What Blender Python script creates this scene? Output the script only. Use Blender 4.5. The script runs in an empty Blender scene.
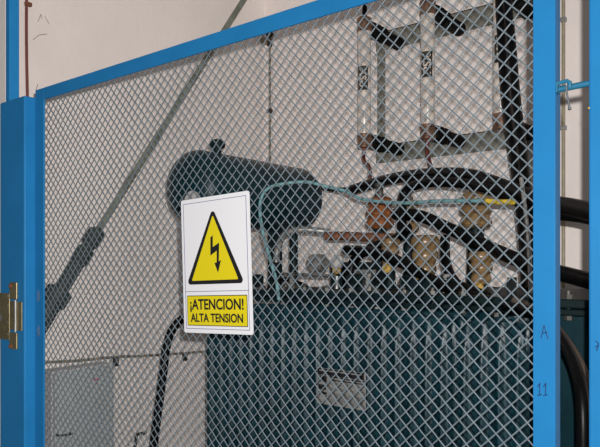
import bpy, bmesh, math, random
from mathutils import Vector, Matrix
random.seed(7)
scene = bpy.context.scene
COL = scene.collection
PI = math.pi

# ------------------------------------------------------------------ camera geometry (metres)
# gate plane is y = 0, gate runs along x, the transformer cell lies at y > 0
FOCAL = 648.0                       # focal length in pixels of a 600 px wide frame
YAW = math.atan2(648.0, 810.0)
EYE = Vector((1.724, -0.985, 1.50))
FWD = Vector((-math.sin(YAW), math.cos(YAW), 0))
RGT = Vector((math.cos(YAW), math.sin(YAW), 0))

def ray(px, py):
    return FWD + RGT * ((px - 300) / FOCAL) + Vector((0, 0, (265 - py) / FOCAL))
def at(px, py, y):                  # the point of the plane y = const seen at a pixel
    d = ray(px, py); return EYE + d * ((y - EYE.y) / d.y)
def atx(px, py, x):                 # the point of the plane x = const seen at a pixel
    d = ray(px, py); return EYE + d * ((x - EYE.x) / d.x)

# ------------------------------------------------------------------ materials
def mat(name, col, rough=0.6, metal=0.0, var=0.0, scale=8.0, bump=0.0, bscale=60.0, col2=None, spots=0.0, spec=0.5):
    m = bpy.data.materials.new(name); m.use_nodes = True
    nt = m.node_tree; b = nt.nodes['Principled BSDF']
    b.inputs['Roughness'].default_value = rough
    b.inputs['Metallic'].default_value = metal
    b.inputs['Specular IOR Level'].default_value = spec
    b.inputs['Base Color'].default_value = (*col, 1)
    tc = nt.nodes.new('ShaderNodeTexCoord')
    if var or col2:
        n = nt.nodes.new('ShaderNodeTexNoise'); n.inputs['Scale'].default_value = scale
        n.inputs['Detail'].default_value = 6; n.inputs['Roughness'].default_value = 0.65
        nt.links.new(tc.outputs['Object'], n.inputs['Vector'])
        r = nt.nodes.new('ShaderNodeValToRGB')
        c2 = col2 or tuple(c * (1 - var) for c in col)
        r.color_ramp.elements[0].position = 0.30 + spots; r.color_ramp.elements[1].position = 0.62 + spots
        r.color_ramp.elements[0].color = (*col, 1) if spots else (*c2, 1)
        r.color_ramp.elements[1].color = (*c2, 1) if spots else (*col, 1)
        nt.links.new(n.outputs['Fac'], r.inputs['Fac'])
        nt.links.new(r.outputs['Color'], b.inputs['Base Color'])
    if bump:
        n2 = nt.nodes.new('ShaderNodeTexNoise'); n2.inputs['Scale'].default_value = bscale
        n2.inputs['Detail'].default_value = 5
        nt.links.new(tc.outputs['Object'], n2.inputs['Vector'])
        bp = nt.nodes.new('ShaderNodeBump'); bp.inputs['Strength'].default_value = bump
        bp.inputs['Distance'].default_value = 0.01
        nt.links.new(n2.outputs['Fac'], bp.inputs['Height'])
        nt.links.new(bp.outputs['Normal'], b.inputs['Normal'])
    return m

M = {
 'plaster': mat('painted plaster', (.80, .725, .68), .85, var=.08, scale=2.2, bump=.12, bscale=35),
 'sidewall': mat('grey painted plaster', (.22, .22, .22), .9, var=.1, scale=3),
 'floor': mat('grey screed', (.12, .115, .11), .8, var=.25, scale=5, bump=.15),
 'ceiling': mat('grey ceiling paint', (.30, .29, .28), .9, var=.06, scale=3),
 'blue': mat('blue enamel', (.018, .200, .465), .45, var=.12, scale=7, bump=.03, bscale=90, spec=.14),
 'teal_latch': mat('teal blue enamel', (.02, .17, .30), .4, var=.2, scale=30),
 'wire': mat('galvanised wire', (.18, .225, .255), .5, var=.25, scale=40, spec=.35),
 'zinc': mat('yellow zinc plate', (.36, .30, .16), .4, metal=.75, var=.35, scale=25),
 'chrome': mat('bright steel', (.62, .62, .60), .25, metal=.9),
 'steel': mat('dull steel', (.34, .34, .33), .45, metal=.6, var=.25, scale=30),
 'teal': mat('dark teal enamel', (.0025, .026, .035), .38, var=.35, scale=9, bump=.06, bscale=40, spec=.24),
 'radiator_teal': mat('glossy dark teal enamel', (.004, .034, .047), .40, var=.4, scale=9, spec=.4),
 'bolt': mat('dirty bolt', (.10, .10, .09), .5, metal=.4, var=.4, scale=40),
 'teal_dusty': mat('dusty dark teal enamel', (.006, .017, .019), .5, var=.4, scale=16, bump=.1, bscale=50, spec=.15),
 'black': mat('black cable sheath', (.0035, .0035, .004), .36, var=.3, scale=30, spec=.14),
 'blackmatt': mat('matt black', (.004, .004, .004), .7, spec=.1),
 'dustcable': mat('dusty brown cable', (.09, .065, .05), .7, var=.4, scale=25),
 'wornpaint': mat('worn pale blue paint', (.13, .24, .40), .6, var=.5, scale=160),
 'cord': mat('pale teal cord', (.17, .36, .38), .6, var=.25, scale=60),
 'yellowtape': mat('yellow tape', (.70, .50, .05), .5),
 'porcelain_tan': mat('tan glazed porcelain', (.26, .165, .075), .3, var=.35, scale=14),
 'porcelain_rust': mat('rust brown glazed porcelain', (.30, .105, .035), .3, var=.45, scale=16),
 'rust': mat('rusty steel', (.20, .075, .035), .7, var=.5, scale=30, bump=.2),
 'greypipe': mat('grey pipe', (.30, .29, .27), .4, metal=.4, var=.3, scale=25),
 'fuse': mat('cream fuse porcelain', (.68, .60, .53), .3, var=.08, scale=8),
 'fusecap': mat('tarnished copper cap', (.26, .15, .10), .4, metal=.55, var=.5, scale=40),
 'frame': mat('grey green angle iron', (.19, .185, .155), .6, var=.2, scale=14),
 'cab_door': mat('grey cabinet enamel', (.40, .42, .42), .5, var=.10, scale=6),
 'cab_body': mat('pale cabinet enamel', (.50, .49, .49), .5, var=.08, scale=5),
 'pole': mat('grey green fibreglass', (.20, .215, .175), .5, col2=(.09, .10, .075), scale=14),
 'polegrip': mat('dark green rubber grip', (.028, .042, .038), .6, var=.4, scale=25),
 'sign_white': mat('white sign plastic', (.88, .88, .90), .35),
 'sign_yellow': mat('sign yellow', (.80, .66, .01), .4),
 'sign_black': mat('sign black ink', (.012, .012, .014), .45),
 'sign_line': mat('sign blue grey line', (.10, .10, .22), .5),
 'marker': mat('dark marker ink', (.012, .04, .12), .5),
 'redmark': mat('red marker', (.45, .05, .12), .6),
 'browncable': mat('red brown cable', (.17, .040, .030), .45, var=.35, scale=30),
 'darkwire': mat('dirty wall wire', (.085, .070, .045), .6, col2=(.30, .25, .16), scale=22),
 'conduit': mat('tan conduit', (.34, .29, .20), .5, var=.3, scale=20),
 'clip': mat('dark clip', (.05, .045, .035), .5, metal=.4),
 'plate': mat('aluminium nameplate', (.36, .35, .33), .4, metal=.4, var=.25, scale=60),
 'knob_yellow': mat('yellow brass knob', (.55, .36, .10), .4),
 'gauge': mat('pale gauge glass', (.50, .48, .46), .3),
}

# ------------------------------------------------------------------ mesh helpers
ORIGIN = {}                         # world position of each object's own origin

class MB:
    """collects shapes (world coordinates) that become one mesh"""
    def __init__(self): self.v = []; self.f = []
    def add(self, vs, fs):
        o = len(self.v); self.v += [Vector(p) for p in vs]; self.f += [tuple(i + o for i in f) for f in fs]; return self
    def box(self, a, b):
        x0, y0, z0 = (min(a[i], b[i]) for i in range(3)); x1, y1, z1 = (max(a[i], b[i]) for i in range(3))
        return self.add([(x0,y0,z0),(x1,y0,z0),(x1,y1,z0),(x0,y1,z0),(x0,y0,z1),(x1,y0,z1),(x1,y1,z1),(x0,y1,z1)],
            [(0,3,2,1),(4,5,6,7),(0,1,5,4),(1,2,6,5),(2,3,7,6),(3,0,4,7)])
    def tube(self, pts, r, n=10, cap=True):
        pts = [Vector(p) for p in pts]; rs = r if isinstance(r, (list, tuple)) else [r] * len(pts)
        vs, fs = [], []; prev = None
        for i, p in enumerate(pts):
            t = (pts[min(i+1, len(pts)-1)] - pts[max(i-1, 0)]).normalized()
            if prev is None:
                a = Vector((0,0,1)) if abs(t.z) < .9 else Vector((1,0,0)); u = t.cross(a).normalized()
            else:
                u = (prev - t * prev.dot(t)).normalized()
            w = t.cross(u); prev = u
            for k in range(n):
                an = 2*PI*k/n; vs.append(p + (u*math.cos(an) + w*math.sin(an)) * rs[i])
        for i in range(len(pts)-1):
            for k in range(n):
                a, b = i*n+k, i*n+(k+1) % n; fs.append((a, b, b+n, a+n))
        if cap:
            fs.append(tuple(reversed(range(n)))); m = (len(pts)-1)*n; fs.append(tuple(range(m, m+n)))
        return self.add(vs, fs)
    def lathe(self, p, axis, prof, n=24):
        """profile [(distance along axis, radius)] turned about axis through p"""
        p, axis = Vector(p), Vector(axis).normalized()
        a = Vector((0,0,1)) if abs(axis.z) < .9 else Vector((1,0,0)); u = axis.cross(a).normalized(); w = axis.cross(u)
        vs, fs = [], []
        for h, r in prof:
            for k in range(n):
                an = 2*PI*k/n; vs.append(p + axis*h + (u*math.cos(an) + w*math.sin(an)) * max(r, 1e-4))
        for i in range(len(prof)-1):
            for k in range(n):
                q, b = i*n+k, i*n+(k+1) % n; fs.append((q, b, b+n, q+n))
        fs.append(tuple(reversed(range(n)))); m = (len(prof)-1)*n; fs.append(tuple(range(m, m+n)))
        return self.add(vs, fs)
    def prism(self, poly, ext):
        poly = [Vector(p) for p in poly]; ext = Vector(ext); n = len(poly)
        vs = poly + [p + ext for p in poly]
        fs = [tuple(range(n)), tuple(reversed(range(n, 2*n)))] + [(i, i+n, (i+1) % n + n, (i+1) % n) for i in range(n)]
        return self.add(vs, fs)
    def build(self, name, m, parent=None, smooth=False, bevel=0.0, origin=None):
        me = bpy.data.meshes.new(name)
        org = Vector(origin) if origin is not None else (ORIGIN[parent.name] if parent else Vector((0,0,0)))
        me.from_pydata([p - org for p in self.v], [], self.f); me.validate()
        bm = bmesh.new(); bm.from_mesh(me); bmesh.ops.recalc_face_normals(bm, faces=bm.faces); bm.to_mesh(me); bm.free()
        me.materials.append(m if not isinstance(m, str) else M[m])
        if smooth:
            for p in me.polygons: p.use_smooth = True
            me.set_sharp_from_angle(angle=math.radians(40))
        o = bpy.data.objects.new(name, me); COL.objects.link(o)
        if parent: o.parent = parent
        else: o.location = org
        ORIGIN[o.name] = org
        if bevel:
            bv = o.modifiers.new('bevel', 'BEVEL'); bv.width = bevel; bv.segments = 2; bv.limit_method = 'ANGLE'
        return o

def smooth_path(pts, k=8):
    pts = [Vector(p) for p in pts]; q = [2*pts[0]-pts[1]] + pts + [2*pts[-1]-pts[-2]]; out = []
    for i in range(1, len(q)-2):
        a, b, c, d = q[i-1:i+3]
        for s in range(k):
            t = s/k
            out.append(.5*((2*b) + (c-a)*t + (2*a-5*b+4*c-d)*t*t + (3*b-a-3*c+d)*t**3))
    out.append(pts[-1]); return out

def tag(o, label=None, cat=None, group=None, kind=None):
    if label: o['label'] = label
    if cat: o['category'] = cat
    if group: o['group'] = group
    if kind: o['kind'] = kind
    return o
def thing(name, label, cat, loc, group=None):
    o = bpy.data.objects.new(name, None); COL.objects.link(o); o.location = loc; o.empty_display_size = .05
    ORIGIN[o.name] = Vector(loc)
    return tag(o, label, cat, group)
def text_mesh(name, body, m, parent, place, size, xs=1.0, bold=0.0, depth=.0004, align='CENTER'):
    """lettering as a thin mesh; place(x, y, d) maps text-plane coordinates to the world"""
    cu = bpy.data.curves.new(name, 'FONT'); cu.body = body; cu.size = size; cu.offset = bold; cu.extrude = depth
    cu.align_x = align; cu.align_y = 'CENTER'; cu.resolution_u = 4
    t = bpy.data.objects.new(name, cu); COL.objects.link(t)
    bpy.context.view_layer.update()
    me0 = bpy.data.meshes.new_from_object(t.evaluated_get(bpy.context.evaluated_depsgraph_get()))
    bpy.data.objects.remove(t)
    mb = MB(); mb.add([place(v.co.x*xs, v.co.y, v.co.z) for v in me0.vertices], [tuple(p.vertices) for p in me0.polygons])
    bpy.data.meshes.remove(me0)
    return mb.build(name, m, parent)

# ------------------------------------------------------------------ the setting
XL, YB, ZC = -0.86, 1.90, 3.30
tag(MB().box((XL-.1, YB, 0), (3.3, YB+.1, ZC)).build('wall_back', 'plaster'), kind='structure')
tag(MB().box((XL-.1, -.0, 0), (XL, YB, ZC)).build('wall_left', 'plaster'), kind='structure')
tag(MB().box((3.2, -3.2, 0), (3.3, YB, ZC)).build('wall_right', 'sidewall'), kind='structure')
tag(MB().box((XL-.1, -3.2, -.1), (3.3, YB+.1, 0)).build('floor', 'floor'), kind='structure')
tag(MB().box((XL-.1, -.05, ZC), (3.3, YB+.1, ZC+.1)).build('ceiling', 'ceiling'), kind='structure')
p_l = at(0.0, 265, -.031)
tag(MB().box((XL-.1, .002, 0), (at(5.2, 60, .002).x, .03, ZC)).build('wall_front', 'plaster'), kind='structure')

# ------------------------------------------------------------------ left gate post with its hinge
x1 = at(24.3, 265, -.031).x
post = thing('gate_post', 'blue steel post at the wall carrying the zinc hinge plate', 'post', (x1-.07, 0, 0))
xa, xb = at(5.4, 60, .0).x, at(9.4, 60, .0).x
MB().box((xa, .0, at(22, 96, -.031).z-.02), (xb, .032, ZC)).build('upright', 'blue', post, bevel=.003)
MB().box((p_l.x, -.031, 0), (x1, .022, at(22, 96, -.031).z)).build('jamb', 'blue', post, bevel=.004)
yh = -.031
def hp(px, py): return at(px, py, yh)
hinge = MB().box(hp(-14, 292), hp(10.5, 340) + Vector((0, -.004, 0))).build('hinge', 'zinc', post, bevel=.001)
a, b = hp(-8, 316), hp(3.5, 316)
for (u, v) in ((10.8, 282), (10.8, 332)):
    MB().box(hp(u, v), hp(18, v+17.5) + Vector((0, -.005, 0))).build('knuckle', 'zinc', hinge, bevel=.0015)
MB().box(hp(10.5, 301), hp(22.5, 331) + Vector((0, -.0025, 0))).build('hinge_leaf', 'zinc', hinge, bevel=.0008)
MB().tube([hp(16.8, 300) + Vector((0, -.004, 0)), hp(16.8, 332) + Vector((0, -.004, 0))], .004).build('hinge_pin', 'steel', hinge, True)
for (u, v) in ((12.6, 286), (12.6, 346)):
    MB().lathe(hp(u, v) + Vector((0, -.005, 0)), (0, -1, 0), [(0, .007), (.004, .0065), (.006, .003)], 8).build('hinge_bolt', 'rust', hinge)
c = hp(2.2, 318) + Vector((0, -.0045, 0))
MB().prism([c + Vector((s*.011, 0, t*.011)) for s, t in ((-1,0),(0,1),(1,0),(0,-1))], (0, -.001, 0)).build('embossed_diamond', 'steel', hinge)
for v in (290, 300, 316, 328):
    MB().lathe(hp(9.2, v+6) + Vector((0, -.004, 0)), (0, -1, 0), [(0, .0028), (.001, .002)], 8).build('rivet', 'steel', hinge)

# ------------------------------------------------------------------ right fixed post
xr = at(588.5, 265, .0).x
postr = thing('gate_post', 'blue steel post past the latch gap, bearing a small pen mark', 'post', (xr+.05, 0, 0))
MB().box((xr, 0, 0), (xr+.10, .05, ZC)).build('upright', 'blue', postr, bevel=.003)
mk = MB()
for (u0, v0, u1, v1) in ((595.5,341,598.5,343), (598.5,343,596.8,351), (595.2,347,599,345.6)):
    mk.tube([at(u0, v0, -.0006), at(u1, v1, -.0006)], .0007, 5)
mk.build('pen_mark', 'marker', postr)
MB().lathe(at(588.9, 108, -.0005), (0,-1,0), [(0,.0015),(.0008,.001)], 8).build('paint_chip', 'yellowtape', postr)

# ------------------------------------------------------------------ wire mesh gate
gx0, gx1 = at(35.3, 265, 0).x, at(555.3, 265, 0).x
gi0, gi1 = at(43.5, 265, 0).x, at(533.0, 265, 0).x
def zat(px, py): return at(px, py, 0).z
gz1 = (zat(37, 90) + zat(300, 5)) / 2
gzi = (zat(47, 98) + zat(300, 23)) / 2
gz0 = .06; sw = gi0 - gx0
gate = thing('wire_mesh_gate', 'blue angle iron gate filled with diamond wire mesh, in front of the transformer', 'gate', ((gx0+gx1)/2, 0, gz0))
TH = .005
def angle_bar(front_a, front_b, flange_a, flange_b):
    return MB().box(front_a, front_b).box(flange_a, flange_b)
angle_bar((gx0, 0, gz0), (gi0, TH, gz1), (gx0, TH, gz0), (gx0+.004, .024, gz1)).build('stile', 'blue', gate, bevel=.0008)
stile = angle_bar((gi1, 0, gz0), (gx1, TH, gz1), (gx1-.004, TH, gz0), (gx1, .024, gz1)).build('stile', 'blue', gate, bevel=.0008)
angle_bar((gi0, 0, gzi), (gi1, TH, gz1), (gi0, TH, gz1-.004), (gi1, .024, gz1)).build('top_rail', 'blue', gate, bevel=.0008)
angle_bar((gi0, 0, gz0), (gi1, TH, gz0+.035), (gi0, TH, gz0), (gi1, .024, gz0+.004)).build('bottom_rail', 'blue', gate, bevel=.0008)
lst = [o for o in gate.children if o.name.startswith('stile')][0]
for (u, v) in ((38.5, 296), (38.5, 331)):
    c = at(u, v, -.0002)
    MB().prism([c + Vector((.008*math.cos(k*PI/7)*(1+.2*math.sin(3*k)), 0, .017*math.sin(k*PI/7)*(1+.15*math.cos(2*k)))) for k in range(14)], (0, -.0003, 0)).build('worn_patch', 'wornpaint', lst)
# pen marks on the right stile
def stile_at(px, py):
    o = at(px, py, -.0003)
    return lambda x, y, d: (o.x + x, o.y - d, o.z + y)
mk = MB()
for (u0, v0, u1, v1) in ((541,338,544,325), (544,325,548,339), (542,333,547,332.5)):
    mk.tube([at(u0, v0, -.0006), at(u1, v1, -.0006)], .0007, 5)
mk.build('pen_letter', 'marker', stile)
for (xx) in (537.5, 543.5):
    mk = MB()
    for (u0, v0, u1, v1) in ((xx,387,xx+2.4,383), (xx+2.4,383,xx+2,395), (xx,395.5,xx+4,394.5)):
        mk.tube([at(u0, v0, -.0006), at(u1, v1, -.0006)], .0007, 5)
    mk.build('pen_numeral', 'marker', stile)
# crimped diamond wire mesh behind the frame
D = .0248                                          # diagonal of one diamond
x0, x1m, z0, z1m = gi0-.008, gi1+.008, gz0+.02, gzi+.008
YM, RW, CR = .0085, .00122, .0004
mesh = MB()
def wires(sgn):
    W, H = x1m-x0, z1m-z0
    n = int((W+H)/D)+2
    for i in range(n):
        cc = i*D + (.3*D)
        pts = []                                    # sgn=+1: z-z0 = (x-x0) - W + cc ; sgn=-1: (x-x0)+(z-z0) = cc
        k = 0
        if sgn < 0: xs, xe = max(0, cc-H), min(W, cc)
        else: xs, xe = max(0, W-cc), min(W, W+H-cc)
        if xe - xs < .004: continue
        step = D/4
        j = math.floor(xs/step)
        vals = [xs] + [q*step for q in range(int(j)+1, int(xe/step)+1) if xs+.0008 < q*step < xe-.0008] + [xe]
        for x in vals:
            z = (cc - x) if sgn < 0 else (x - W + cc)
            ph = 2*PI*(x/D)
            y = YM + sgn*.0009 + CR*math.cos(ph + i*PI)
            pts.append((x0+x, y, z0+z))
        mesh.tube(pts, RW, 5, cap=False)
wires(1); wires(-1)
mesh.build('wire_mesh', 'wire', gate, smooth=True)
# slide latch at the right
lt = at(557, 89.5, .012)
zl = lt.z
xe = xr
lb = MB().tube([(gx1, .010, zl-.001), (xe+.004, .010, zl+.001)], .0046, 10).build('latch_rod', 'teal_latch', gate, True)
MB().tube([(gx1, .003, zl+.006), (gx1+.016, .003, zl+.008), (gx1+.020, .003, zl+.005), (gx1+.019, .004, zl-.002)], .003, 8).build('latch_handle', 'teal_latch', gate, True)
MB().box((gx1, .0, zl-.007), (gx1+.003, .018, zl+.007)).build('latch_staple', 'teal_latch', gate, bevel=.001)
pn = thing('locking_pin', 'small bright steel pin hanging from the teal latch rod', 'pin', (gx1+.016, .003, zl-.03))
px_ = gx1 + .0155
MB().tube(smooth_path([(px_+.002, .010, zl+.0068), (px_, .0035, zl+.004), (px_, .0025, zl-.008), (px_+.004, .0025, zl-.032)]), .0016, 8).build('shank', 'chrome', pn, True)
MB().lathe((px_+.004, .0025, zl-.031), (.1, 0, -1), [(0,.0016),(.001,.0026),(.004,.0026),(.005,.001)], 10).build('pin_tip', 'chrome', pn, True)

# ------------------------------------------------------------------ warning sign
SW, SH = .2085, .2960
cen = at(215.7, 264.6, -.0105); rot = math.radians(2.3)
def sg(u, v, d=0):                                  # u 0..1 left to right, v 0..1 top to bottom, d towards the viewer
    x, z = (u-.5)*SW, (.5-v)*SH
    return Vector((cen.x + x*math.cos(rot) - z*math.sin(rot), cen.y - d, cen.z + x*math.sin(rot) + z*math.cos(rot)))
sign = thing('warning_sign', 'white and yellow high voltage warning sign fixed on the wire mesh', 'sign', tuple(cen))
rc = .018
poly = []
for (cu_, cv_, a0) in ((1-rc, rc*.7, 90), (rc, rc*.7, 180), (rc, 1-rc*.7, 270), (1-rc, 1-rc*.7, 0)):
    pass
def rrect(u0, v0, u1, v1, r, d):
    out = []
    ru, rv = r/SW, r/SH
    for (cx, cy, s) in ((u1-ru, v0+rv, 0), (u0+ru, v0+rv, 90), (u0+ru, v1-rv, 180), (u1-ru, v1-rv, 270)):
        for k in range(5):
            an = math.radians(s + 22.5*k); out.append(sg(cx + ru*math.cos(an), cy - rv*math.sin(an), d))
    return out
EX = lambda t: Vector((0, -t, 0))
def frame_strip(mb, u0, v0, u1, v1, w, d, t=.0004):
    wu, wv = w/SW, w/SH
    for (a0, b0, a1, b1) in ((u0, v0, u1, v0+wv), (u0, v1-wv, u1, v1), (u0, v0+wv, u0+wu, v1-wv), (u1-wu, v0+wv, u1, v1-wv)):
        mb.prism([sg(a0,b0,d), sg(a1,b0,d), sg(a1,b1,d), sg(a0,b1,d)], EX(t))
    return mb
MB().prism(rrect(0, 0, 1, 1, .004, -.001), EX(.003)).build('plate', 'sign_white', sign)
frame_strip(MB(), .035, .030, .965, .970, .0011, .002).prism([sg(.035,.690,.002), sg(.965,.690,.002), sg(.965,.694,.002), sg(.035,.694,.002)], EX(.0004)).build('border_line', 'sign_line', sign)
def rtri(cu, vt, vb, hw, r, d):
    P = [Vector((0, (0.5-vt)*SH)), Vector((-hw, (.5-vb)*SH)), Vector((hw, (.5-vb)*SH))]
    out = []
    for i in range(3):
        p, q, s = P[i], P[i-1], P[(i+1) % 3]
        d1, d2 = (q-p).normalized(), (s-p).normalized()
        ang = d1.angle(d2); L = r/math.tan(ang/2); c = p + (d1+d2).normalized()*(r/math.sin(ang/2))
        a, b = p + d1*L, p + d2*L
        for k in range(6):
            m = (a-c).lerp(b-c, k/5).normalized()*r; out.append(c+m)
    return [sg(cu + o.x/SW, .5 - o.y/SH, d) for o in out]
MB().prism(rtri(.487, .085, .640, .0885, .007, .002), EX(.0004)).build('warning_triangle', 'sign_black', sign)
MB().prism(rtri(.487, .138, .612, .0715, .002, .0024), EX(.0003)).build('triangle_field', 'sign_yellow', sign)
bolt = [(.447,.300),(.482,.287),(.478,.372),(.573,.343),(.560,.478),(.592,.470),(.545,.560),(.497,.487),(.530,.485),(.535,.400),(.440,.432)]
MB().prism([sg(u, v, .0027) for u, v in bolt], EX(.0003)).build('lightning_arrow', 'sign_black', sign)
MB().prism([sg(.060,.722,.002), sg(.942,.722,.002), sg(.942,.946,.002), sg(.060,.946,.002)], EX(.0004)).build('text_panel', 'sign_black', sign)
pu, pv = .0016/SW, .0016/SH
MB().prism([sg(.060+pu,.722+pv,.0024), sg(.942-pu,.722+pv,.0024), sg(.942-pu,.946-pv,.0024), sg(.060+pu,.946-pv,.0024)], EX(.0003)).build('yellow_field', 'sign_yellow', sign)
def sign_text(vc):
    return lambda x, y, d: sg(.501 + x/SW, vc - y/SH, .0028 + d)
text_mesh('lettering', '\u00a1ATENCION!', M['sign_black'], sign, sign_text(.792), .0318, .925, .0007)
text_mesh('lettering', 'ALTA TENSION', M['sign_black'], sign, sign_text(.890), .0258, .90, .0006)

# ------------------------------------------------------------------ transformer
T = thing('power_transformer', 'dark teal oil filled power transformer standing behind the mesh gate', 'transformer', (.82, 1.0, 0))
tx0, tx1, ty0, ty1, zt = .26, 1.50, .70, 1.36, 1.395
MB().box((tx0, ty0, .12), (tx1, ty1, zt)).build('tank', 'teal', T, bevel=.02)
MB().box((tx0-.05, ty0-.06, zt), (tx1+.05, ty1+.06, zt+.022)).build('lid', 'teal_dusty', T, bevel=.004)
MB().box((tx0-.05, ty0-.06, zt-.018), (tx1+.05, ty1+.06, zt-.002)).build('tank_flange', 'teal_dusty', T, bevel=.004)
bolt0 = None
for i in range(15):
    x = tx0-.02 + i*(tx1-tx0+.04)/14
    if bolt0 is None:
        bolt0 = MB().tube([(x, ty0-.035, zt-.030), (x, ty0-.035, zt-.018)], .011, 6).tube([(x, ty0-.035, zt-.02), (x, ty0-.035, zt+.042)], .006, 8).tube([(x, ty0-.035, zt+.022), (x, ty0-.035, zt+.033)], .012, 6).build('flange_bolt', 'bolt', T)
        xb0 = x
    else:
        c = bolt0.copy(); COL.objects.link(c); c.location = bolt0.location + Vector((x-xb0, 0, 0))
for y in (.85, 1.2):
    MB().box((tx0+.05, y-.05, .0), (tx1-.05, y+.05, .12)).build('skid', 'teal_dusty', T, bevel=.004)
# radiators: pressed plates with vertical flutes and rounded shoulders
def radiator_plate(xa, xb, y, za, zb, pitch, rcorner):
    n = max(12, int((xb-xa)/pitch)*16); vs, fs = [], []
    rows = 7
    for side in (-1, 1):
        for i in range(n+1):
            x = xa + (xb-xa)*i/n
            e = min(x-xa, xb-x)
            drop = 0 if e > rcorner else rcorner - math.sqrt(max(0, rcorner**2 - (rcorner-e)**2))
            ztop = zb - drop; zbot = za + drop
            for j in range(rows+1):
                tj = j/rows
                tt = (0, .03, .06, .3, .7, .94, .97, 1)[j]
                z = zbot + (ztop-zbot)*tt
                k = 0 if j in (0, rows) else (.5 if j in (1, rows-1) else 1)
                s = abs(math.sin(PI*(x-xa)/pitch))**5 if .008 < e else 0
                vs.append((x, y + side*(.0015 + .0105*s*k), z))
    m = (n+1)*(rows+1)
    for side in (0, 1):
        for i in range(n):
            for j in range(rows):
                a = side*m + i*(rows+1)+j; fs.append((a, a+1, a+rows+2, a+rows+1))
    for i in range(n):
        for j in (0, rows):
            a = i*(rows+1)+j; fs.append((a, a+rows+1, a+rows+1+m, a+m))
    for i in (0, n):
        for j in range(rows):
            a = i*(rows+1)+j; fs.append((a, a+1, a+1+m, a+m))
    return MB().add(vs, fs)
rx0, rx1 = at(207.5, 380, .43).x, at(452, 380, .43).x
sx0, sx1 = at(457, 380, .43).x, at(526, 380, .43).x
for (xa, xb, zb, rr) in ((rx0, rx1, 1.372, .05), (sx0, sx1, 1.372, .05)):
    zc = zb-.06
    rad = MB().tube([((xa+xb)/2, .455, .34), ((xa+xb)/2, .455, zc), ((xa+xb)/2, ty0+.01, zc)], .026, 14).build('radiator', 'teal', T, True)
    MB().tube([((xa+xb)/2, .455, .34), ((xa+xb)/2, ty0+.01, .34)], .026, 14).build('radiator_pipe', 'teal', rad, True)
    for k in range(5):
        radiator_plate(xa, xb, .43+.048*k, .27, zb, .0415, rr).build('radiator_plate', 'radiator_teal', rad, True)
# nameplate on the front radiator
ny = .43-.0135
n0, n1 = at(317, 367, ny), at(366, 411, ny)
npl = MB().box((n0.x, ny-.002, n1.z), (n1.x, ny, n0.z)).build('nameplate', 'plate', T, bevel=.0006)
def nrow(u0, v0, u1, v1, m):
    W, H = n1.x-n0.x, n0.z-n1.z
    MB().box((n0.x+W*u0, ny-.0026, n0.z-H*v1), (n0.x+W*u1, ny-.002, n0.z-H*v0)).build('printed_block', m, npl)
nrow(.03,.015,.97,.05,'sign_black'); nrow(.03,.085,.97,.19,'sign_black'); nrow(.03,.045,.06,.09,'sign_black'); nrow(.20,.045,.24,.09,'sign_black'); nrow(.66,.045,.70,.09,'sign_black'); nrow(.93,.045,.97,.09,'sign_black')
nrow(.04,.22,.22,.38,'sign_black'); nrow(.28,.20,.60,.24,'sign_black'); nrow(.62,.22,.97,.26,'sign_black'); nrow(.30,.29,.97,.32,'sign_black'); nrow(.04,.46,.20,.60,'sign_black')
nrow(.04,.66,.22,.72,'sign_black'); nrow(.3,.40,.95,.43,'steel'); nrow(.30,.52,.95,.55,'steel'); nrow(.30,.66,.62,.9,'steel'); nrow(.66,.66,.95,.9,'steel')
# conservator drum along y at the left end
ca = at(189.5, 187, .60); ccx, ccz, cr = ca.x, ca.z, .139
y0c, y1c = .60, 1.24
prof = [(-.047,.01), (-.044,.04), (-.036,.07), (-.024,.098), (-.008,.119), (.012,.133), (.034,cr)] + [(y1c-y0c-.03,cr), (y1c-y0c-.01,.132), (y1c-y0c+.004,.115), (y1c-y0c+.016,.085), (y1c-y0c+.024,.03)]
cons = MB().lathe((ccx, y0c, ccz), (0,1,0), prof, 40).build('conservator', 'teal', T, True)
fc = at(222, 158, .70); fx = ccx+.02
fb = ccz + math.sqrt(cr**2-.02**2)
MB().lathe((fx, .72, fb-.012), (0,0,1), [(0,.016),(.03,.016),(.031,.026),(.036,.030),(.052,.030),(.060,.022),(.064,.008)], 18).build('filler_cap', 'teal_dusty', cons, True)
gc = at(190.5, 200, .56)
MB().lathe((gc.x, .600, gc.z), (0,-1,0), [(0,.036),(.036,.036),(.042,.030),(.043,.005)], 24).build('level_gauge', 'gauge', cons, True)
for y in (.78, 1.08):
    MB().box((ccx-.03, y-.02, zt+.01), (ccx+.02, y+.02, ccz-cr+.02)).box((ccx-.03, y-.02, zt-.02), (tx0+.02, y+.02, zt+.012)).build('conservator_bracket', 'teal_dusty', T, bevel=.003)
# oil pipe and relay from the drum to the lid
MB().tube(smooth_path([at(276,262,.95), at(278,248,.95), at(285,234,.95), at(298,230,.97), at(312,230,1.0), at(330,232,1.04)]), .013, 12).build('oil_pipe', 'greypipe', T, True)
MB().tube(smooth_path([at(326,236,1.02), at(345,236,1.04), at(365,237,1.06), at(398,238,1.08)]), .017, 12).build('rusty_pipe', 'rust', T, True)
MB().tube([(ccx+.12, 1.05, zt), (ccx+.12, 1.05, ccz-.1)], .018, 12).build('drain_pipe', 'teal_dusty', T, True)
rel = at(318, 263, .98)
rv = MB().lathe(rel - Vector((0,.03,0)), (0,1,0), [(0,.03),(.004,.034),(.056,.034),(.06,.03)], 20).build('relay', 'greypipe', T, True)
MB().lathe(at(338, 262, .95), (0,-1,0), [(0,.02),(.004,.028),(.012,.028),(.016,.012)], 18).build('relay_window', 'gauge', rv, True)
MB().tube([at(283,274,.9), at(336,276,.94)], .0065, 10).build('tie_rod', 'chrome', T, True)
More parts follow.
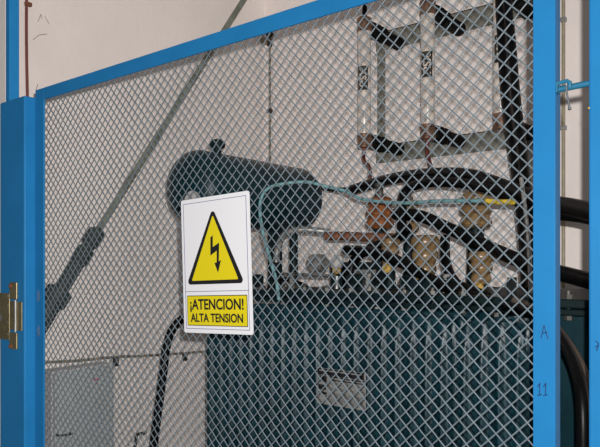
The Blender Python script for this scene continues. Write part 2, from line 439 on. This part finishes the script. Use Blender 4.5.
vk = MB().tube([at(337,276,.86), at(336.5,300,.86)], .009, 10).build('drain_cock', 'steel', T, True)
MB().lathe(at(336.5, 274, .86), (0,0,1), [(0,.006),(.004,.013),(.012,.016),(.020,.013),(.024,.005)], 16).build('cock_knob', 'knob_yellow', vk, True)
# bushings
def bushing(px, y, ptop, pbot, rmax, m, name, term=True, lean=0):
    t, b = at(px, ptop, y), at(px, pbot, y)
    ax = (t-b).normalized(); L = (t-b).length
    prof = [(0, rmax*.75)]
    n = 3
    for i in range(n):
        h = L*(i/n); s = L/n; r = rmax*((.80,.92,1)[i] if not term else (1,1,.9)[i])
        prof += [(h+s*.06, r*.84), (h+s*.3, r), (h+s*.65, r), (h+s*.92, r*.84)]
    prof += [(L, rmax*.55)]
    o = MB().lathe(b, ax, prof, 24).build(name, m, T, True)
    fl = Vector((b.x, b.y, zt+.02))
    MB().tube([fl, b + ax*.004], [rmax*.6, rmax*.5], 16).build('turret', 'teal_dusty', o, True)
    if term:
        MB().lathe(t, ax, [(0,rmax*.42),(.012,rmax*.42),(.013,rmax*.25),(.04,rmax*.25),(.041,rmax*.38),(.055,rmax*.38)], 8).build('terminal', 'bolt', o, True)
    return o
for (px, y, a, b, r) in ((380, 1.20, 197, 229, .056), (409, 1.24, 200, 232, .040), (476, 1.20, 192, 228, .056)):
    bushing(px, y, a, b, r, 'porcelain_rust' if px < 400 else 'porcelain_tan', 'porcelain_bushing')
for (px, y, a, b, r) in ((390, .98, 238, 264, .036), (425, .88, 235, 276, .045), (481, .86, 251, 284, .037)):
    o = bushing(px, y, a, b, r, 'porcelain_tan', 'low_voltage_bushing', False)
    MB().lathe(at(px-2, b+4, y-.03), (0,-1,0), [(0,.016),(.012,.018),(.02,.012)], 14).build('clamp_knob', 'knob_yellow', o, True)
# lid fittings
for px, y in ((258, .84), (352, .84), (405, .80), (452, .80), (512, .84)):
    p = at(px, 285, y)
    o = MB().box((p.x-.004, y-.03, zt+.02), (p.x+.004, y+.03, zt+.07)).build('lifting_lug', 'teal_dusty', T, bevel=.003)
tc_ = at(365, 280, .90)
tp = MB().lathe((tc_.x, .90, zt+.02), (0,0,1), [(0,.05),(.012,.05),(.014,.035),(.05,.035),(.055,.02)], 20).build('tap_changer', 'teal_dusty', T, True)
MB().tube([(tc_.x-.04, .90, zt+.082), (tc_.x+.04, .90, zt+.082)], .008, 10).build('tap_handle', 'steel', tp, True)
for px in (292, 368, 446):
    p = at(px, 285, .80)
    MB().lathe((p.x, .80, zt+.02), (0,0,1), [(0,.02),(.02,.02),(.022,.012),(.045,.012),(.047,.018),(.058,.018)], 6).build('oil_plug', 'bolt', T)
th = at(420, 285, .76)
MB().box((th.x-.05, .77, zt+.02), (th.x+.03, .85, zt+.06)).build('terminal_box', 'teal_dusty', T, bevel=.004)
bx = at(300, 285, .9)
MB().box((tx0+.02, 1.0, zt+.02), (tx0+.16, 1.2, zt+.11)).build('relay_box', 'teal_dusty', T, bevel=.006)
ctl = at(352, 262, 1.0)
MB().box((ctl.x-.05, 1.0, zt+.02), (ctl.x+.05, 1.08, ctl.z+.0)).build('control_housing', 'teal_dusty', T, bevel=.006)

# ------------------------------------------------------------------ cables on the transformer
def cable(name, label, pts, r, m='black', cat='cable', group=None, n=12):
    p0 = pts[0]
    group = group or {'power_cable': 'black power cables on the transformer', 'riser_cable': 'riser cables beside the third fuse', 'jumper_wire': 'jumper wires over the lid', 'fuse_lead': 'leads of the wall fuses'}.get(name)
    return tag(MB().tube(smooth_path(pts), r, n).build(name, m, None, True, origin=p0), label, cat, group)
cable('power_cable', 'thick black cable arching highest over the porcelain bushings', [at(352,190,1.32), at(375,183,1.26), at(402,177,1.17), at(437,174,1.07), at(472,176,.98), at(510,189,.87), at(545,202,.76), at(575,208,.66), at(615,218,.52)], .0225)
cable('power_cable', 'black cable dropping from the top arch down to the tan bushings', [at(402,232,.95), at(402,212,.98), at(405,192,1.02), at(425,183,1.0), at(460,183,.95), at(492,190,.88), at(522,203,.83), at(545,212,.79), at(580,216,.72), at(615,224,.6)], .017)
cable('power_cable', 'thick black cable sloping down to the right below the arch', [at(395,214,1.0), at(420,216,.98), at(450,229,.93), at(480,243,.88), at(513,258,.81), at(545,269,.75), at(575,277,.69), at(615,288,.6)], .0205)
cable('power_cable', 'glossy black cable bending down in the gap beside the latch stile', [at(505,306,.56), at(530,312,.52), at(550,326,.45), at(564,344,.38), at(575,366,.33), at(581,390,.29), at(583,420,.27), at(583,470,.26)], .0118)
cable('power_cable', 'dusty brown black cable running just behind the glossy gap cable', [at(515,300,.62), at(545,318,.58), at(566,342,.52), at(580,366,.47), at(588,395,.43), at(591,430,.40)], .012, 'dustcable')
cable('power_cable', 'thinner black cable stretching left from the arch to the drum end', [at(322,188,1.45), at(338,190,1.40), at(358,187,1.35), at(385,181,1.27), at(415,180,1.18)], .011)
cable('riser_cable', 'tall black riser cable right beside the third fuse', [at(497,-80,1.40) + Vector((0, 0, ZC - at(497,-80,1.40).z)), at(499,-30,1.38), at(502,40,1.36), at(506,100,1.30), at(513,150,1.19), at(520,200,1.05), at(525,250,.92), at(527,285,.80)], .017)
cable('riser_cable', 'tall black riser cable running next to the gate stile', [at(503,-80,1.34) + Vector((0, 0, ZC - at(503,-80,1.34).z)), at(506,-30,1.32), at(511,40,1.29), at(516,100,1.21), at(523,160,1.09), at(529,220,.95), at(532,290,.75)], .017)
cable('grey_conduit', 'thin pale grey tube standing upright close to the latch stile', [at(521,178,.72), at(526,215,.70), at(529,250,.68), at(531,300,.66)], .0055, 'greypipe', 'tube')
cable('power_cable', 'black cable lying lowest over the lid, starting near the yellow knob', [at(346,250,.92), at(372,252,.88), at(400,262,.84), at(432,280,.80), at(468,296,.75), at(505,308,.69), at(545,318,.60)], .018)
cable('power_cable', 'black cable running between the two tan bushings down to the stile', [at(445,238,.98), at(446,262,.92), at(455,282,.86), at(475,292,.80), at(505,302,.74), at(545,310,.66)], .016)
cable('power_cable', 'short black cable bent over the lid beside the rusty pipe', [at(352,300,.95), at(350,276,.95), at(356,258,.96), at(374,247,.99), at(398,238,1.02), at(408,226,1.0)], .018)
tcord = cable('teal_cord', 'pale teal cord looping over the drum side and along the bushings', [at(279,300,.62), at(276,280,.62), at(268,252,.64), at(262,228,.66), at(260,205,.68), at(266,190,.70), at(282,184,.75), at(306,182,.80), at(324,186,.84), at(345,191,.86), at(362,199,.86), at(400,203,.84), at(440,201,.80), at(488,201,.76)], .0058, 'cord', 'cord')
MB().tube(smooth_path([at(486,201,.76), at(500,202,.75), at(514,202,.74)]), .0075, 10).build('yellow_end', 'yellowtape', tcord, True)
cable('drop_cable', 'black cable curving down the wall side below the warning sign', [at(235,311,.80), at(205,313,.72), at(186,317,.66), at(174,327,.62), at(167,345,.60), at(163,375,.58), at(157,420,.56), at(150,475,.54)], .0158)
for (i, (a_, b_, lab)) in enumerate((((262,296),(300,288),'black jumper wire lying over the lid left of the yellow knob'), ((420,296),(470,300),'black jumper wire lying over the lid below the tan bushings'))):
    cable('jumper_wire', lab, [at(a_[0],a_[1],.86), at((a_[0]+b_[0])/2, a_[1]-16, .84), at(b_[0],b_[1]-4,.82), at(b_[0]+14,b_[1]+4,.79)], .009)

# ------------------------------------------------------------------ fuses on their wall frame
FY = 1.53
fx1 = at(364.3, 100, FY).x; DX = (at(501, 100, FY).x - fx1)/2
zT, zB = at(364, 25, FY).z, at(364, 141, FY).z
fxr = at(364, 100, 1.65).x
YF = 1.845
fr = thing('fuse_rack', 'grey green angle iron frame on the wall holding the fuses', 'frame', (fx1+.3, YB, 2.0))
xl, xrr = fxr-.055, fx1+2*DX+.04
MB().box((xl, YF, 2.59), (xrr, YF+.012, 2.685)).box((xl, YF, 2.678), (xrr, YB-.0005, 2.685)).build('top_bar', 'frame', fr, bevel=.002)
MB().box((xl, YF, 2.02), (xrr, YF+.012, 2.11)).box((xl, YF, 2.103), (xrr, YB-.0005, 2.11)).build('bottom_bar', 'frame', fr, bevel=.002)
for xx in (xl,):
    MB().box((xx, YF+.012, 2.11), (xx+.046, YF+.02, 2.59)).build('upright', 'frame', fr, bevel=.002)
def make_fuse(label):
    f = thing('fuse', label, 'fuse', (fx1, FY, zB-.03), 'high voltage fuses on the wall frame')
    MB().lathe((fx1, FY, zB+.03), (0,0,1), [(0,.030),(.002,.031),(zT-zB-.062,.031),(zT-zB-.06,.030)], 24).build('tube', 'fuse', f, True)
    for z, s in ((zB-.035, 1), (zT-.035, 1)):
        cap = MB().lathe((fx1, FY, z), (0,0,1), [(0,.030),(.003,.034),(.012,.034),(.014,.031),(.05,.031),(.052,.034),(.062,.034),(.066,.030)], 24).build('end_cap', 'fusecap', f, True)
        MB().box((fx1-.02, FY+.028, z+.012), (fx1+.02, FY+.042, z+.055)).build('clip', 'fusecap', cap, bevel=.003)
    for z in (zB+.005, zT-.005):
        ins = MB().lathe((fx1, FY+.038, z), (0,1,0), [(0,.018),(.01,.034),(.026,.036),(.03,.029),(.052,.029),(.056,.037),(.072,.037),(.076,.029),(.10,.029),(.104,.037),(.12,.037),(.124,.029),(YF-FY-.038,.032)], 20)
        ins.build('insulator', 'blackmatt', f, True)
    # printed label, lettering running down the tube
    zc = zB + .53*(zT-zB)
    ang0 = -1.12
    lb = MB(); n = 10; vs, fs = [], []
    for i in range(n+1):
        a = ang0 - 1.0 + 1.7*i/n
        for z in (zc-.055, zc+.055):
            vs.append((fx1 + .0315*math.cos(a), FY + .0315*math.sin(a), z))
    fs = [(2*i, 2*i+2, 2*i+3, 2*i+1) for i in range(n)]
    lab = lb.add(vs, fs).build('label', 'clip', f)
    def pl(x, y, d):
        a = ang0 - .15 + y/.0315
        return (fx1 + (.0319+d)*math.cos(a), FY + (.0319+d)*math.sin(a), zc - x)
    text_mesh('lettering', 'XSU', M['fuse'], lab, pl, .046, 1.0, .0012)
    return f
fuse = make_fuse('leftmost white fuse on the wall frame, hung beside the frame upright')
def copy_tree(o, parent=None):
    c = o.copy(); COL.objects.link(c)
    if parent: c.parent = parent
    for ch in list(o.children): copy_tree(ch, c)
    return c
for i, lab in ((1, 'middle white fuse on the wall frame, between the other two'), (2, 'rightmost white fuse on the wall frame, half behind the black riser cables')):
    bpy.context.view_layer.update()
    c = copy_tree(fuse); c.location.x += i*DX; c['label'] = lab
for i, lab in enumerate(('black lead rising from the leftmost fuse cap', 'black lead rising from the middle fuse cap')):
    xx = fx1 + i*DX
    cable('fuse_lead', lab, [(xx, FY, zT+.03), (xx+.004, FY, zT+.10), (xx+.01, FY+.02, zT+.25), (xx+.01, FY+.05, ZC-.01)], .011, 'blackmatt', 'lead')
    cable('fuse_lead', ('dark lead hanging below the leftmost fuse cap', 'dark lead hanging below the middle fuse cap')[i], [(xx, FY, zB-.03), (xx+.004, FY-.01, zB-.09), at((369.5, 431)[i], 168, 1.42), at((370, 432)[i], (184, 176)[i], (1.29, 1.12)[i])], .009, 'browncable', 'lead')

# ------------------------------------------------------------------ things on the walls
# vertical conduit near the corner
p0, p1 = at(269.5, 36, YB-.012), at(271.5, 165, YB-.012)
vc = thing('wall_conduit', 'thin dark conduit with clips running down the wall near the corner', 'conduit', (p0.x, YB-.012, p1.z))
MB().tube([(p0.x, YB-.010, p1.z-.5), (p0.x, YB-.010, p0.z+.02)], .0065, 8).build('tube', 'darkwire', vc, True)
for py in (44, 111):
    z = at(270, py, YB-.01).z
    MB().lathe((p0.x, YB-.001, z), (0,-1,0), [(0,.016),(.02,.016),(.022,.006)], 12).build('clip', 'clip', vc, True)
bxp = at(262, 42, YB-.015)
MB().box((bxp.x-.012, YB-.03, bxp.z-.02), (p0.x-.006, YB-.001, bxp.z+.014)).build('junction_block', 'conduit', vc, bevel=.003)
MB().lathe((p0.x, YB-.001, p0.z+.015), (0,-1,0), [(0,.02),(.022,.02)], 12).build('top_clip', 'clip', vc, True)
# wire along the left wall
W = [atx(44,362.5,XL+.008), atx(80,360.5,XL+.008), atx(115,357,XL+.008), atx(150,355.5,XL+.008)]
wcorner = at(215, 350, YB-.008)
ww = thing('wall_wire', 'dirty thin wire clipped along the wall above the grey cabinet', 'wire', tuple(W[0]))
# carry on straight to the room corner
d = (W[3]-W[1]).normalized(); e = W[3] + d*((YB-.012-W[3].y)/d.y)
MB().tube(smooth_path(W + [W[3].lerp(e,.5), e]), .0065, 8).build('wire', 'darkwire', ww, True)
e2 = at(300, 345, YB-.008)
MB().tube([e, (e2.x, YB-.012, e.z+.01)], .0065, 8).build('wire', 'darkwire', ww, True)
for (u, v) in ((115, 361), (184, 356)):
    q = atx(u, v, XL)
    if q.y > YB: q = at(u, v, YB-.005); MB().box(q+Vector((-.012,-.014,-.018)), q+Vector((.012,.004,.018))).build('clip', 'clip', ww, bevel=.002)
    else: MB().box((XL, q.y-.014, q.z-.024), (XL+.016, q.y+.012, q.z+.018)).build('clip', 'clip', ww, bevel=.002)
# grey cabinet
XC = XL+.10
c0, c1 = atx(52, 368, XC), atx(113.5, 367, XC)
cab = thing('electrical_cabinet', 'grey metal cabinet on the wall below the clipped wire', 'cabinet', (XL, (c0.y+c1.y)/2, 0))
zcab = (c0.z+c1.z)/2
MB().box((XL+.0005, c0.y, 0), (XC-.004, c1.y, zcab)).build('body', 'cab_body', cab, bevel=.003)
dr = MB().box((XC-.004, c0.y+.006, .06), (XC+.010, c1.y-.004, zcab-.006)).build('door', 'cab_door', cab, bevel=.002)
h0, h1 = atx(57, 435, XC+.012), atx(70, 433, XC+.012)
MB().tube(smooth_path([(XC+.010, h0.y, h0.z), (XC+.03, h0.y+.004, h0.z), (XC+.03, h1.y-.004, h1.z), (XC+.010, h1.y, h1.z)]), .005, 8).build('handle', 'clip', dr, True)
r0 = atx(95, 376, XC+.0105)
mk = MB()
for (u0,v0,u1,v1) in ((93,374,94.5,381), (94.5,381,97.5,378), (97.5,378,96.8,384)):
    mk.tube([atx(u0,v0,XC+.0108), atx(u1,v1,XC+.0108)], .0022, 5)
mk.build('red_mark', 'redmark', dr)
# hook on the wall right of the cabinet
q0, q1, q2 = atx(135, 447, XL+.03), atx(137, 435, XL+.03), atx(145, 433, XL+.03)
tag(MB().tube(smooth_path([(XL+.0, q0.y, q0.z-.02), q0, q1, q2, (XL, q2.y+.02, q2.z-.004)]), .0075, 8).build('wall_hook', 'clip', None, True, origin=q0), 'small dark bent hook on the wall right of the grey cabinet', 'hook')
# brown cable above the post
b0, b1 = atx(27.5, -30, XL+.008), atx(27.2, 97, XL+.008)
bc = thing('wall_cable', 'red brown cable hanging down the wall above the short blue jamb', 'cable', tuple(b1))
zz = [ (XL+.007, b1.y + (b0.y-b1.y)*s + .004*math.sin(6*s), b1.z-.5 + (b0.z-b1.z+.5)*s) for s in [i/14 for i in range(15)] ]
MB().tube(zz, .0062, 8).build('cable', 'browncable', bc, True)
kz = atx(28, 3, XL+.01)
MB().box((XL+.0, kz.y-.012, kz.z-.012), (XL+.016, kz.y+.016, kz.z+.004)).build('clip', 'rust', bc, bevel=.002)
# scratches on the left wall above the gate
sc = MB()
for (u0,v0,u1,v1) in ((33,40,39,35),(39,35,47,34),(38,22,41,14),(41,14,42,19),(45,16,49,24),(36,90,38,84)):
    sc.tube([atx(u0,v0,XL+.0004), atx(u1,v1,XL+.0004)], .0011, 4)
tag(sc.build('wall_scratches', 'darkwire', None, origin=atx(40,25,XL)), 'faint dark scratches on the plaster above the gate rail', 'scratches', kind='stuff')
# conduits in the gap at the right
g = at(563.5, 50, YB-.012)
cd = thing('wall_conduit', 'tan upright conduit on the wall in the latch gap', 'conduit', (g.x, YB-.012, 1.9))
MB().tube([(g.x, YB-.013, .4), (g.x, YB-.013, ZC-.01)], .0075, 10).build('tube', 'conduit', cd, True)
for py in (20, 128):
    z = at(563, py, YB-.01).z
    MB().box((g.x-.012, YB-.024, z-.009), (g.x+.012, YB-.001, z+.009)).build('clip', 'steel', cd, bevel=.002)

# ------------------------------------------------------------------ insulated operating pole leaning on the left wall
def pw(px, py, gap): return atx(px, py, XL+gap)
# line in the picture (36,330) -> (246,-3); upper part leans on the back corner side
A, B = pw(34, 332, .062), None
B = atx(250, -10, XL+.055)
def on(px):                                     # point of segment A-B nearest to an image column
    best = None
    for i in range(401):
        p = A.lerp(B, i/400); v = p-EYE; u = 300 + FOCAL*v.dot(RGT)/v.dot(FWD)
        if best is None or abs(u-px) < best[0]: best = (abs(u-px), p)
    return best[1]
pole = thing('insulating_pole', 'long grey green insulating pole leaning diagonally against the wall', 'pole', tuple(A))
dirp = (B-A).normalized()
MB().tube([on(88), B + dirp*.15], .0165, 14).build('shaft', 'pole', pole, True)
MB().tube([A - dirp*((A.y-.075)/dirp.y), A, on(55)], [.044,.044,.042], 14).build('butt', 'polegrip', pole, True)
MB().tube([on(52), on(60), on(60.5), on(80)], [.056,.056,.033,.031], 16).build('grip', 'polegrip', pole, True)
q = on(77); q2 = on(99); L = (q2-q).length
cp = MB().lathe(q, dirp, [(0,.026),(.01,.038),(L*.40,.038),(L*.42,.030),(L*.55,.030),(L*.57,.040),(L*.9,.040),(L,.018)], 16).build('coupling', 'polegrip', pole, True)
MB().lathe(on(86) - RGT*0 - FWD*.030, -FWD, [(0,.008),(.006,.008)], 8).build('coupling_stud', 'chrome', cp, True)

for px, lab in ((64, 'dark wall hook holding the pole near its grip'), (206, 'dark wall hook holding the pole near the gate rail')):
    h = on(px); rr = .033 if px < 100 else .0165
    tag(MB().box((XL, h.y-.008, h.z-rr-.012), (h.x+.004, h.y+.008, h.z-rr-.003)).build('pole_hook', 'clip', None, origin=(XL, h.y, h.z-rr)), lab, 'hook', 'wall hooks under the pole')

# ------------------------------------------------------------------ light
w = bpy.data.worlds.new('World'); scene.world = w; w.use_nodes = True
bg = w.node_tree.nodes['Background']; bg.inputs['Color'].default_value = (.92, .95, 1.0, 1); bg.inputs['Strength'].default_value = .10
def lamp(name, kind, loc, energy, size=.1, rot=None, color=(1,1,1), linear=False):
    l = bpy.data.lights.new(name, kind); l.energy = energy; l.color = color
    if kind == 'AREA': l.size = size
    else: l.shadow_soft_size = size
    if linear:
        l.use_nodes = True; nt = l.node_tree; em = nt.nodes['Emission']
        fo = nt.nodes.new('ShaderNodeLightFalloff'); fo.inputs['Strength'].default_value = 1.0
        ad = nt.nodes.new('ShaderNodeMath'); ad.operation = 'MULTIPLY_ADD'
        ad.inputs[1].default_value = linear
        nt.links.new(fo.outputs['Constant'], ad.inputs[0]); nt.links.new(fo.outputs['Linear'], ad.inputs[2])
        nt.links.new(ad.outputs[0], em.inputs['Strength'])
    o = bpy.data.objects.new(name, l); COL.objects.link(o); o.location = loc
    if rot: o.rotation_euler = rot
    return o
lamp('camera_flash', 'POINT', EYE + RGT*.018 + Vector((0,0,.034)) , 41, .005, color=(1, .97, .955), linear=.35)
lamp('added_fill', 'AREA', (1.3, -1.6, 3.1), 5, 1.2, (math.radians(25), 0, math.radians(10)), (.93, .97, 1))  # weak overhead fill added to lift the ambient, not a fixture of the room

# ------------------------------------------------------------------ camera and view
cam = bpy.data.cameras.new('camera'); co = bpy.data.objects.new('camera', cam); COL.objects.link(co)
cam.sensor_fit = 'HORIZONTAL'; cam.sensor_width = 36; cam.lens = 36*FOCAL/600; cam.shift_y = 41.5/600; cam.clip_start = .01
co.location = EYE; co.rotation_euler = (PI/2, 0, YAW)
scene.camera = co
vs = scene.view_settings
vs.view_transform = 'Standard'; vs.look = 'None'; vs.gamma = 1; vs.use_curve_mapping = False; vs.exposure = 0
